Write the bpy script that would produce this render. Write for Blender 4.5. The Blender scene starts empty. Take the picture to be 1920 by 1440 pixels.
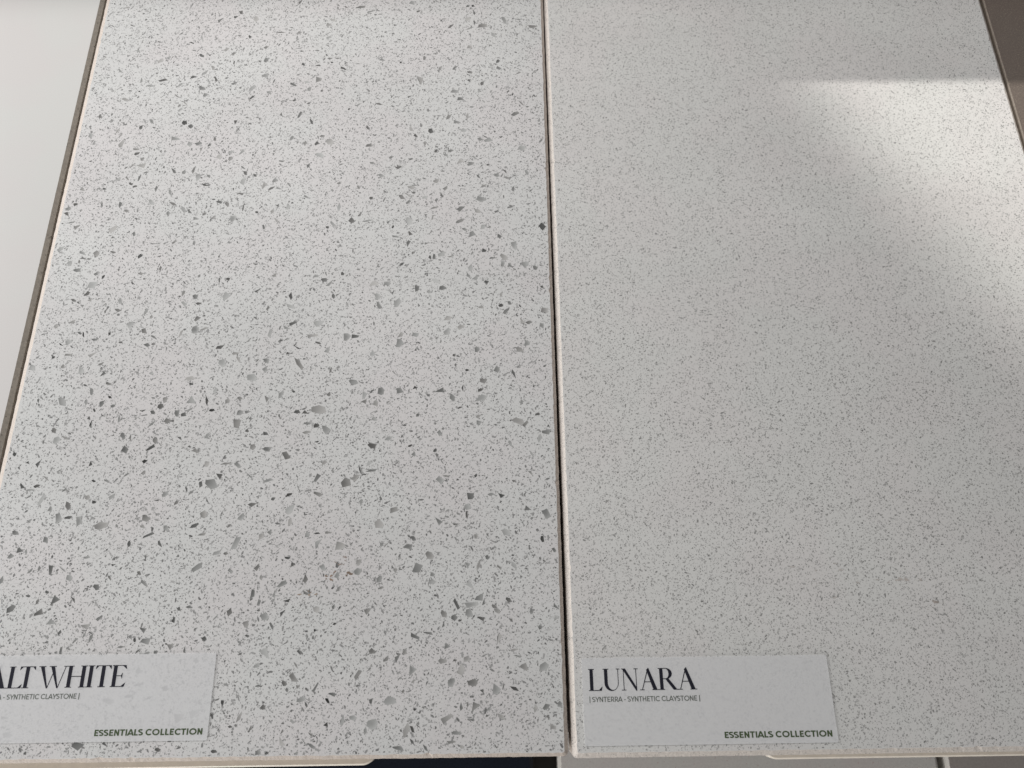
import bpy, math, random
import numpy as np
from mathutils import Matrix, Vector

# ------------------------------------------------------------------ camera
FPX = 1443.0                                  # focal length in photo pixels (1920 wide)
CAM_ROT = (0.3571348, -0.0004172, -0.0138009)
CAM_LOC = (-0.0258817, 0.0311261, 0.3407678)
scene = bpy.context.scene
col = scene.collection
cam_d = bpy.data.cameras.new('camera')
cam_d.sensor_width = 36.0
cam_d.lens = FPX / 1920 * 36
cam_d.clip_start = 0.01
cam_d.clip_end = 20
cam_d.dof.use_dof = True
cam_d.dof.focus_distance = 0.372
cam_d.dof.aperture_fstop = 24.0
cam = bpy.data.objects.new('camera', cam_d)
cam.location = CAM_LOC
cam.rotation_euler = CAM_ROT
col.objects.link(cam)
scene.camera = cam

# ------------------------------------------------------------------ light
world = bpy.data.worlds.new('World')
scene.world = world
world.use_nodes = True
bg = world.node_tree.nodes['Background']
bg.inputs['Color'].default_value = (0.97, 0.985, 1.0, 1)
bg.inputs['Strength'].default_value = 0.17
scene.view_settings.view_transform = 'Standard'
scene.view_settings.look = 'None'
scene.view_settings.exposure = 0.0
scene.view_settings.gamma = 1.0
scene.view_settings.use_curve_mapping = False
scene.render.resolution_x = 1024
scene.render.resolution_y = 768


def aim(o, target):
    d = Vector(target) - Vector(o.location)
    o.rotation_euler = d.to_track_quat('-Z', 'Y').to_euler()


def area_lamp(name, loc, target, sx, sy, power, color):
    d = bpy.data.lights.new(name, 'AREA')
    d.shape = 'RECTANGLE'
    d.size, d.size_y = sx, sy
    d.energy = power
    d.color = color
    o = bpy.data.objects.new(name, d)
    o.location = loc
    col.objects.link(o)
    aim(o, target)
    return o


# big window of the showroom, low on the left and a little behind the samples
area_lamp('window_light', (-0.95, 0.42, 0.28), (-0.1, 0.2, 0), 0.5, 0.35, 6.0, (0.985, 0.995, 1.0))
# added soft fill above the next step, brightens the slabs toward the back left
area_lamp('back_fill_light', (-0.28, 0.86, 0.80), (-0.1, 0.3, 0), 0.55, 0.45, 5.3, (1.0, 0.968, 0.95))
# added fill, low at the front left, lifts front chamfers and lower step
area_lamp('front_fill_light', (-0.72, -1.0, 0.16), (-0.05, -0.05, -0.15), 0.8, 0.5, 12.5, (1.0, 0.98, 0.955))
# narrow beam of sunlight from behind, over the edge of the next step of the stand
sd = bpy.data.lights.new('sun_beam', 'SPOT')
sd.energy = 190.0
sd.color = (1.0, 0.965, 0.91)
sd.shadow_soft_size = 0.022
SUN_TARGET = Vector((0.30, 0.60, 0.0))
SUN_DIR = Vector((-0.1987, 0.980, 0.60)).normalized()
SUN_DIST = 1.8
sd.spot_size = 2 * math.atan(0.230 / SUN_DIST)
sd.spot_blend = 0.33
so = bpy.data.objects.new('sun_beam', sd)
so.location = SUN_TARGET + SUN_DIR * SUN_DIST
col.objects.link(so)
aim(so, SUN_TARGET)

# ------------------------------------------------------------------ helpers
rng = np.random.default_rng(7)
random.seed(5)
CM = Matrix.Translation(CAM_LOC) @ (Matrix.Rotation(CAM_ROT[2], 4, 'Z') @ Matrix.Rotation(CAM_ROT[1], 4, 'Y') @ Matrix.Rotation(CAM_ROT[0], 4, 'X'))
CR = np.array(CM.to_3x3())
CL = np.array(CAM_LOC)


def back(px, py, z=0.0):
    """photo pixel -> point on the horizontal plane at height z (metres)"""
    d = CR @ np.array([(px - 960) / FPX, -(py - 720) / FPX, -1.0])
    return CL + d * ((z - CL[2]) / d[2])


def mesh_obj(name, verts, faces, mats, parent=None, fmat=None, colors=None, smooth=False):
    me = bpy.data.meshes.new(name)
    me.from_pydata([tuple(map(float, v)) for v in verts], [], [tuple(map(int, f)) for f in faces])
    for m in (mats if isinstance(mats, (list, tuple)) else [mats]):
        me.materials.append(m)
    if fmat is not None:
        me.polygons.foreach_set('material_index', np.array(fmat, dtype=np.int32))
    if colors is not None:
        a = me.color_attributes.new('tint', 'FLOAT_COLOR', 'POINT')
        c = np.ones((len(verts), 4), dtype=np.float32)
        c[:, :3] = colors
        a.data.foreach_set('color', c.ravel())
    if smooth:
        me.polygons.foreach_set('use_smooth', np.ones(len(me.polygons), dtype=bool))
    me.update()
    o = bpy.data.objects.new(name, me)
    col.objects.link(o)
    if parent:
        o.parent = parent
        o.matrix_parent_inverse = parent.matrix_world.inverted() if False else Matrix.Translation(-Vector(parent.location))
    return o


def empty(name, loc):
    o = bpy.data.objects.new(name, None)
    o.location = loc
    o.empty_display_size = 0.02
    col.objects.link(o)
    return o


def tag(o, label, cat, group=None):
    o['label'] = label
    o['category'] = cat
    if group:
        o['group'] = group
    return o


# ------------------------------------------------------------------ materials
def nt(name):
    m = bpy.data.materials.new(name)
    m.use_nodes = True
    t = m.node_tree
    return m, t, t.nodes['Principled BSDF']


def speckled(name, base, rough=0.4, dots=None, scale=900, amount=0.06, blotch=0.03, bump=0.0, spec=0.4, cloud=0.0):
    """quartz-like mix: fine grain, faint warm/cool mottling and, optionally, small darker grains"""
    m, t, p = nt(name)
    N, L = t.nodes, t.links
    tc = N.new('ShaderNodeTexCoord')
    g = N.new('ShaderNodeTexNoise'); g.inputs['Scale'].default_value = scale; g.inputs['Detail'].default_value = 3
    L.new(tc.outputs['Object'], g.inputs['Vector'])
    r = N.new('ShaderNodeValToRGB')
    b = np.array(base)
    r.color_ramp.elements[0].position = 0.3
    r.color_ramp.elements[1].position = 0.7
    r.color_ramp.elements[0].color = (*np.clip(b * (1 - amount), 0, 1), 1)
    r.color_ramp.elements[1].color = (*np.clip(b * (1 + amount), 0, 1), 1)
    L.new(g.outputs['Fac'], r.inputs['Fac'])
    out = r.outputs['Color']
    if dots:
        v = N.new('ShaderNodeTexVoronoi'); v.inputs['Scale'].default_value = dots[1]
        L.new(tc.outputs['Object'], v.inputs['Vector'])
        n2 = N.new('ShaderNodeTexNoise'); n2.inputs['Scale'].default_value = dots[1] * 0.6
        L.new(tc.outputs['Object'], n2.inputs['Vector'])
        add = N.new('ShaderNodeMath'); add.operation = 'MULTIPLY_ADD'
        L.new(n2.outputs['Fac'], add.inputs[0]); add.inputs[1].default_value = 0.9
        L.new(v.outputs['Distance'], add.inputs[2])
        rr = N.new('ShaderNodeMapRange')
        rr.inputs['From Min'].default_value = dots[2]; rr.inputs['From Max'].default_value = dots[2] + 0.1
        rr.inputs['To Min'].default_value = dots[3]; rr.inputs['To Max'].default_value = 0.0
        L.new(add.outputs[0], rr.inputs['Value'])
        mx = N.new('ShaderNodeMix'); mx.data_type = 'RGBA'
        L.new(rr.outputs['Result'], mx.inputs['Factor'])
        L.new(out, mx.inputs['A']); mx.inputs['B'].default_value = (*dots[0], 1)
        out = mx.outputs['Result']
    if blotch:
        n3 = N.new('ShaderNodeTexNoise'); n3.inputs['Scale'].default_value = 22; n3.inputs['Detail'].default_value = 2
        L.new(tc.outputs['Object'], n3.inputs['Vector'])
        r3 = N.new('ShaderNodeValToRGB')
        r3.color_ramp.elements[0].position = 0.42; r3.color_ramp.elements[1].position = 0.6
        r3.color_ramp.elements[0].color = (1 - blotch * 0.35, 1, 1 - blotch * 0.2, 1)
        r3.color_ramp.elements[1].color = (1, 1 - blotch, 1 - blotch * 0.8, 1)
        L.new(n3.outputs['Fac'], r3.inputs['Fac'])
        mm = N.new('ShaderNodeMix'); mm.data_type = 'RGBA'; mm.blend_type = 'MULTIPLY'; mm.inputs['Factor'].default_value = 1
        L.new(out, mm.inputs['A']); L.new(r3.outputs['Color'], mm.inputs['B'])
        out = mm.outputs['Result']
    if cloud:                                  # broad soft streaks: cloudy reflections painted into the stone colour
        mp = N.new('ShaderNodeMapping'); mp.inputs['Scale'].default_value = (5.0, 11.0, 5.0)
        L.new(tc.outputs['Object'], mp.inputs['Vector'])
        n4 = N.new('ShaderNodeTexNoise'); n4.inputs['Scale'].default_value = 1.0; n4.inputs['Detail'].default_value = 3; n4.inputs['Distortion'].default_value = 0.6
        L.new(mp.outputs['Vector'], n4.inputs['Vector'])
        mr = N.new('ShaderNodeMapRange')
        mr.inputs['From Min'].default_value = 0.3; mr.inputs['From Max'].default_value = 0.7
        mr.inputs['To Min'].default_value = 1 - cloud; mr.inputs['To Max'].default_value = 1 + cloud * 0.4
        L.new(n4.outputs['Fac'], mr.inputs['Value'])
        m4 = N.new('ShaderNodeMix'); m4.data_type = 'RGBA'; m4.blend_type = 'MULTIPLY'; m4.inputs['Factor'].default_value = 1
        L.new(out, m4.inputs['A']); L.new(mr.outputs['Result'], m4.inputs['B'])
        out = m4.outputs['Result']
    L.new(out, p.inputs['Base Color'])
    p.inputs['Roughness'].default_value = rough
    p.inputs['Specular IOR Level'].default_value = spec
    if bump:
        bn = N.new('ShaderNodeBump'); bn.inputs['Strength'].default_value = bump; bn.inputs['Distance'].default_value = 0.0006
        L.new(g.outputs['Fac'], bn.inputs['Height']); L.new(bn.outputs['Normal'], p.inputs['Normal'])
    return m


def tinted(name, rough):
    m, t, p = nt(name)
    a = t.nodes.new('ShaderNodeAttribute'); a.attribute_name = 'tint'
    t.links.new(a.outputs['Color'], p.inputs['Base Color'])
    p.inputs['Roughness'].default_value = rough
    p.inputs['Specular IOR Level'].default_value = 0.12
    return m


def plain(name, c, rough=0.5, spec=0.4):
    m, t, p = nt(name)
    p.inputs['Base Color'].default_value = (*c, 1)
    p.inputs['Roughness'].default_value = rough
    p.inputs['Specular IOR Level'].default_value = spec
    return m


MATRIX1 = np.array((0.70, 0.695, 0.685))
MATRIX2 = np.array((0.72, 0.712, 0.692))
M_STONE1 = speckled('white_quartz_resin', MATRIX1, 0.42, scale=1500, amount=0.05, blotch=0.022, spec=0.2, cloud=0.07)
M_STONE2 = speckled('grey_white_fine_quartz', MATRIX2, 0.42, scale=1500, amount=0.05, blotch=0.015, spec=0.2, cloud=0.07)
M_EDGE1 = speckled('sawn_edge_beige', (0.585, 0.51, 0.45), 0.6, scale=1200, amount=0.12, blotch=0, bump=0.4)
M_EDGE2 = speckled('sawn_edge_pale', (0.66, 0.605, 0.555), 0.55, ((0.35, 0.33, 0.31), 900, 0.62, 0.7), scale=1200, amount=0.1, blotch=0, bump=0.4)
M_PLAIN = speckled('plain_warm_white_stone', (0.64, 0.63, 0.61), 0.4, scale=1800, amount=0.03, blotch=0.02)
M_PLAINE = speckled('grey_sawn_edge', (0.42, 0.385, 0.335), 0.6, ((0.16, 0.14, 0.12), 500, 0.5, 0.6), scale=600, amount=0.12, blotch=0)
M_TAUPE = speckled('taupe_stone', (0.165, 0.135, 0.115), 0.45, ((0.30, 0.26, 0.21), 1500, 0.62, 0.65), scale=1300, amount=0.2, blotch=0.02)
M_TAUPEE = speckled('taupe_sawn_edge', (0.22, 0.185, 0.15), 0.6, scale=900, amount=0.15, blotch=0)
M_NAVY = speckled('navy_stone', (0.010, 0.014, 0.026), 0.4, scale=900, amount=0.3, blotch=0, spec=0.3)
M_LOW = speckled('pale_grey_stone', (0.80, 0.765, 0.73), 0.45, ((0.62, 0.42, 0.39), 500, 0.5, 0.5), scale=700, amount=0.05, blotch=0.03)
M_LOWG = speckled('mid_grey_stone', (0.48, 0.44, 0.41), 0.45, scale=700, amount=0.08, blotch=0.03)
M_LOWE = plain('pale_polished_edge', (0.8, 0.77, 0.72), 0.4)
M_STAND = plain('stand_board_taupe', (0.075, 0.065, 0.058), 0.6)
M_PLATE = speckled('cream_plastic', (0.86, 0.79, 0.69), 0.35, scale=300, amount=0.05, blotch=0, spec=0.5)
M_CHIP = tinted('glassy_quartz_chip', 0.3)
M_SPECK = tinted('fine_quartz_grain', 0.4)
M_INK = plain('dark_navy_ink', (0.010, 0.010, 0.020), 0.45)
M_INKG = plain('grey_green_ink', (0.12, 0.135, 0.115), 0.5)
M_INKO = plain('olive_green_ink', (0.065, 0.095, 0.042), 0.5)
m, t, p = nt('milky_label_film')
p.inputs['Base Color'].default_value = (0.88, 0.88, 0.885, 1)
p.inputs['Roughness'].default_value = 0.35
p.inputs['Alpha'].default_value = 0.64
M_FILM = m


# ------------------------------------------------------------------ slabs
def slab_mesh(x0, x1, y0, y1, ztop, thick, ch, th=0.0, piv=(0, 0), nick=1.0, seed=1, step=0.0018, rad=0.002, drop=1.0, chl=None):
    """box with a hand-eased, slightly nibbled chamfer; x0..y1 bound the flat top face"""
    r = np.random.default_rng(seed)

    def ring(inset, jitter, z, nicks=False):
        # inset < 0 grows outward from the top face
        a0, a1, b0, b1 = x0 + inset * (chl / ch if chl and inset < 0 else 1), x1 - inset, y0 + inset, y1 - inset
        rc = rad if inset < 0 else rad * 0.45
        pts = []
        nx, ny = max(2, int((x1 - x0) / step)), max(2, int((y1 - y0) / step))
        for i in range(nx + 1): pts.append((a0 + rc + (a1 - a0 - 2 * rc) * i / nx, b0, 0, -1))
        for k in range(1, 5):
            q = math.pi / 2 * k / 5; pts.append((a1 - rc + rc * math.sin(q), b0 + rc - rc * math.cos(q), 0, 0))
        for i in range(ny + 1): pts.append((a1, b0 + rc + (b1 - b0 - 2 * rc) * i / ny, 1, 0))
        for k in range(1, 5):
            q = math.pi / 2 * k / 5; pts.append((a1 - rc + rc * math.cos(q), b1 - rc + rc * math.sin(q), 0, 0))
        for i in range(nx + 1): pts.append((a1 - rc - (a1 - a0 - 2 * rc) * i / nx, b1, 0, 1))
        for k in range(1, 5):
            q = math.pi / 2 * k / 5; pts.append((a0 + rc - rc * math.sin(q), b1 - rc + rc * math.cos(q), 0, 0))
        for i in range(ny + 1): pts.append((a0, b1 - rc - (b1 - b0 - 2 * rc) * i / ny, -1, 0))
        for k in range(1, 5):
            q = math.pi / 2 * k / 5; pts.append((a0 + rc - rc * math.cos(q), b0 + rc - rc * math.sin(q), 0, 0))
        out = []
        for (x, y, u, v) in pts:
            j = r.normal(0, jitter)
            if nicks and r.random() < 0.035 * nick: j -= abs(r.normal(0, 0.00035))
            out.append((x + u * j, y + v * j, z))
        return out

    rings = [ring(0, 0.00006 * nick, ztop, True), ring(-ch, 0.00003 * nick, ztop - ch * drop),
             ring(-ch, 0, ztop - thick + 0.001), ring(-ch + 0.001, 0, ztop - thick)]
    n = len(rings[0])
    V = [p for rg in rings for p in rg]
    c, s = math.cos(th), math.sin(th)
    V = [(piv[0] + c * (x - piv[0]) - s * (y - piv[1]), piv[1] + s * (x - piv[0]) + c * (y - piv[1]), z) for x, y, z in V]
    F, FM = [], []
    F.append(tuple(range(n))); FM.append(0)
    F.append(tuple(range(4 * n - 1, 3 * n - 1, -1))); FM.append(1)
    for k in range(3):
        for i in range(n):
            j = (i + 1) % n
            F.append((k * n + i, (k + 1) * n + i, (k + 1) * n + j, k * n + j)); FM.append(1)
    return V, F, FM


TH1 = -0.0021694
THK = 0.020
Y1 = 0.436


def s1(x, y):
    """slab-1 coordinates (u across, v along) -> world"""
    c, s = math.cos(TH1), math.sin(TH1)
    return (c * x - s * y, s * x + c * y)


S1X0, S1X1, S1Y0 = -0.25498, -0.00506, 0.00029
root1 = tag(empty('stone_sample', (-0.13, 0.21, -THK)),
            'white engineered stone slab with large grey glassy chips', 'stone slab', 'stone samples laid on the stand')
V, F, FM = slab_mesh(S1X0, S1X1, S1Y0, Y1, 0, THK, 0.0015, TH1, (0, 0), 1.6, 3, drop=0.8, chl=0.0024)
mesh_obj('body', V, F, [M_STONE1, M_EDGE1], root1, FM)
root2 = tag(empty('stone_sample', (0.125, 0.21, -THK)),
            'pale grey stone slab with only fine even grain, partly in sunlight', 'stone slab', 'stone samples laid on the stand')
V, F, FM = slab_mesh(0.0, 0.25, 0.0, Y1, 0, THK, 0.0020, 0, (0, 0), 1.3, 4, drop=0.8)
mesh_obj('body', V, F, [M_STONE2, M_EDGE2], root2, FM)


def single_slab(label, mats, *a, **k):
    V, F, FM = slab_mesh(*a, **k)
    V = np.array(V)
    loc = ((V[:, 0].min() + V[:, 0].max()) / 2, (V[:, 1].min() + V[:, 1].max()) / 2, V[:, 2].min())
    o = mesh_obj('stone_sample', V - np.array(loc), F, mats, None, FM)
    o.location = loc
    return tag(o, label, 'stone slab')


single_slab('plain warm white stone slab beside the chip-flecked slab, brownish edge', [M_PLAIN, M_PLAINE],
            -0.5105, -0.2610, 0.0, Y1, -0.0010, THK, 0.0017, -0.003, (-0.26, 0.2), 0.15, 5)['group'] = 'stone samples laid on the stand'
single_slab('dark taupe brown stone slab beside the fine-grained slab', [M_TAUPE, M_TAUPEE],
            0.2537, 0.505, 0.0, Y1, -0.0006, THK, 0.0006, -0.003, (0.2535, 0.3), 0.8, 6)['group'] = 'stone samples laid on the stand'
ZL = -0.216
LY1, LY0 = -0.008, -0.42
for lab, ms, a, b, nk, sd_ in (
        ('near-black navy stone slab on the lower step', [M_NAVY, M_NAVY], -0.2650, -0.0148, 0.6, 7),
        ('pale beige grey stone slab on the lower step next to the navy one', [M_LOW, M_LOWE], 0.0058, 0.2500, 0.6, 8),
        ('mid grey stone slab on the lower step next to the pale one', [M_LOWG, M_LOWE], 0.2590, 0.5090, 0.6, 9)):
    single_slab(lab, ms, a, b, LY0, LY1, ZL, THK, 0.0022, -0.004, (b, 0), nk, sd_)['group'] = 'stone samples on the lower step'


# ------------------------------------------------------------------ stand
def box(name, x0, x1, y0, y1, z0, z1, mat, parent, b=0.0015):
    V, F, FM = slab_mesh(x0 + b, x1 - b, y0 + b, y1 - b, z1, z1 - z0, b, 0, (0, 0), 0, 1, step=0.5, rad=0.002)
    return mesh_obj(name, V, F, mat, parent)


PZ = 0.006
stand = tag(empty('display_stand', (0, 0.2, ZL - THK - 0.02)), 'dark taupe stepped display stand carrying the stone samples', 'display stand')
box('shelf_board', -0.62, 0.62, 0.008, 0.50, -THK - PZ - 0.018, -THK - PZ, M_STAND, stand)
box('shelf_board', -0.62, 0.62, -0.45, 0.03, ZL - THK - 0.018, ZL - THK, M_STAND, stand)
box('riser', -0.62, 0.62, 0.032, 0.05, ZL - THK, -THK - PZ - 0.018, M_STAND, stand)
RY, RZ = 0.442, 0.057
box('riser', -0.62, 0.62, RY, RY + 0.018, -THK - PZ, RZ, M_STAND, stand)


def rounded_plate(name, x0, x1, y0, y1, z0, z1, rl, rr, mat, label):
    pts = []
    for k in range(13):
        q = math.pi / 2 * k / 12
        if rr: pts.append((x1 - rr + rr * math.sin(q), y0 + rr - rr * math.cos(q)))
    if not rr: pts.append((x1, y0))
    pts += [(x1, y1), (x0, y1)]
    if rl:
        for k in range(13):
            q = math.pi / 2 * k / 12
            pts.append((x0 + rl - rl * math.cos(q), y0 + rl - rl * math.sin(q)))
    else:
        pts.append((x0, y0))
    pts = np.array(pts)
    c = pts.mean(0)
    e = 0.0007
    sh = []
    n = len(pts)
    for i in range(n):            # small inward offset for the eased rim
        a, b = pts[i] - pts[i - 1], pts[(i + 1) % n] - pts[i]
        na = np.array((-a[1], a[0])) / (np.linalg.norm(a) + 1e-12); nb = np.array((-b[1], b[0])) / (np.linalg.norm(b) + 1e-12)
        d = na + nb; d /= (np.linalg.norm(d) + 1e-12)
        sh.append(pts[i] + d * e)
    V = [(x, y, z1) for x, y in sh] + [(x, y, z1 - e) for x, y in pts] + [(x, y, z0) for x, y in pts]
    F = [tuple(range(n)), tuple(range(3 * n - 1, 2 * n - 1, -1))]
    for k in range(2):
        for i in range(n):
            j = (i + 1) % n
            F.append((k * n + i, (k + 1) * n + i, (k + 1) * n + j, k * n + j))
    loc = np.array((c[0], c[1], z0))
    o = mesh_obj(name, np.array(V) - loc, F, mat)
    o.location = loc
    return tag(o, label, 'support plate', 'cream support plates under the slabs')


q1 = back(640, 1436, -THK); q2 = back(706, 1420, -THK); q3 = back(1427, 1416, -THK); q4 = back(1800, 1419, -THK)
rounded_plate('support_plate', -0.30, q2[0], q1[1], 0.20, -THK - PZ, -THK, 0, 0.006, M_PLATE,
              'thin cream plate showing below the front edge of the chip-flecked slab')
rounded_plate('support_plate', q3[0], 0.34, q4[1], 0.20, -THK - PZ, -THK, 0.007, 0, M_PLATE,
              'thin cream plate showing below the front edge of the fine-grained slab')

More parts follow.
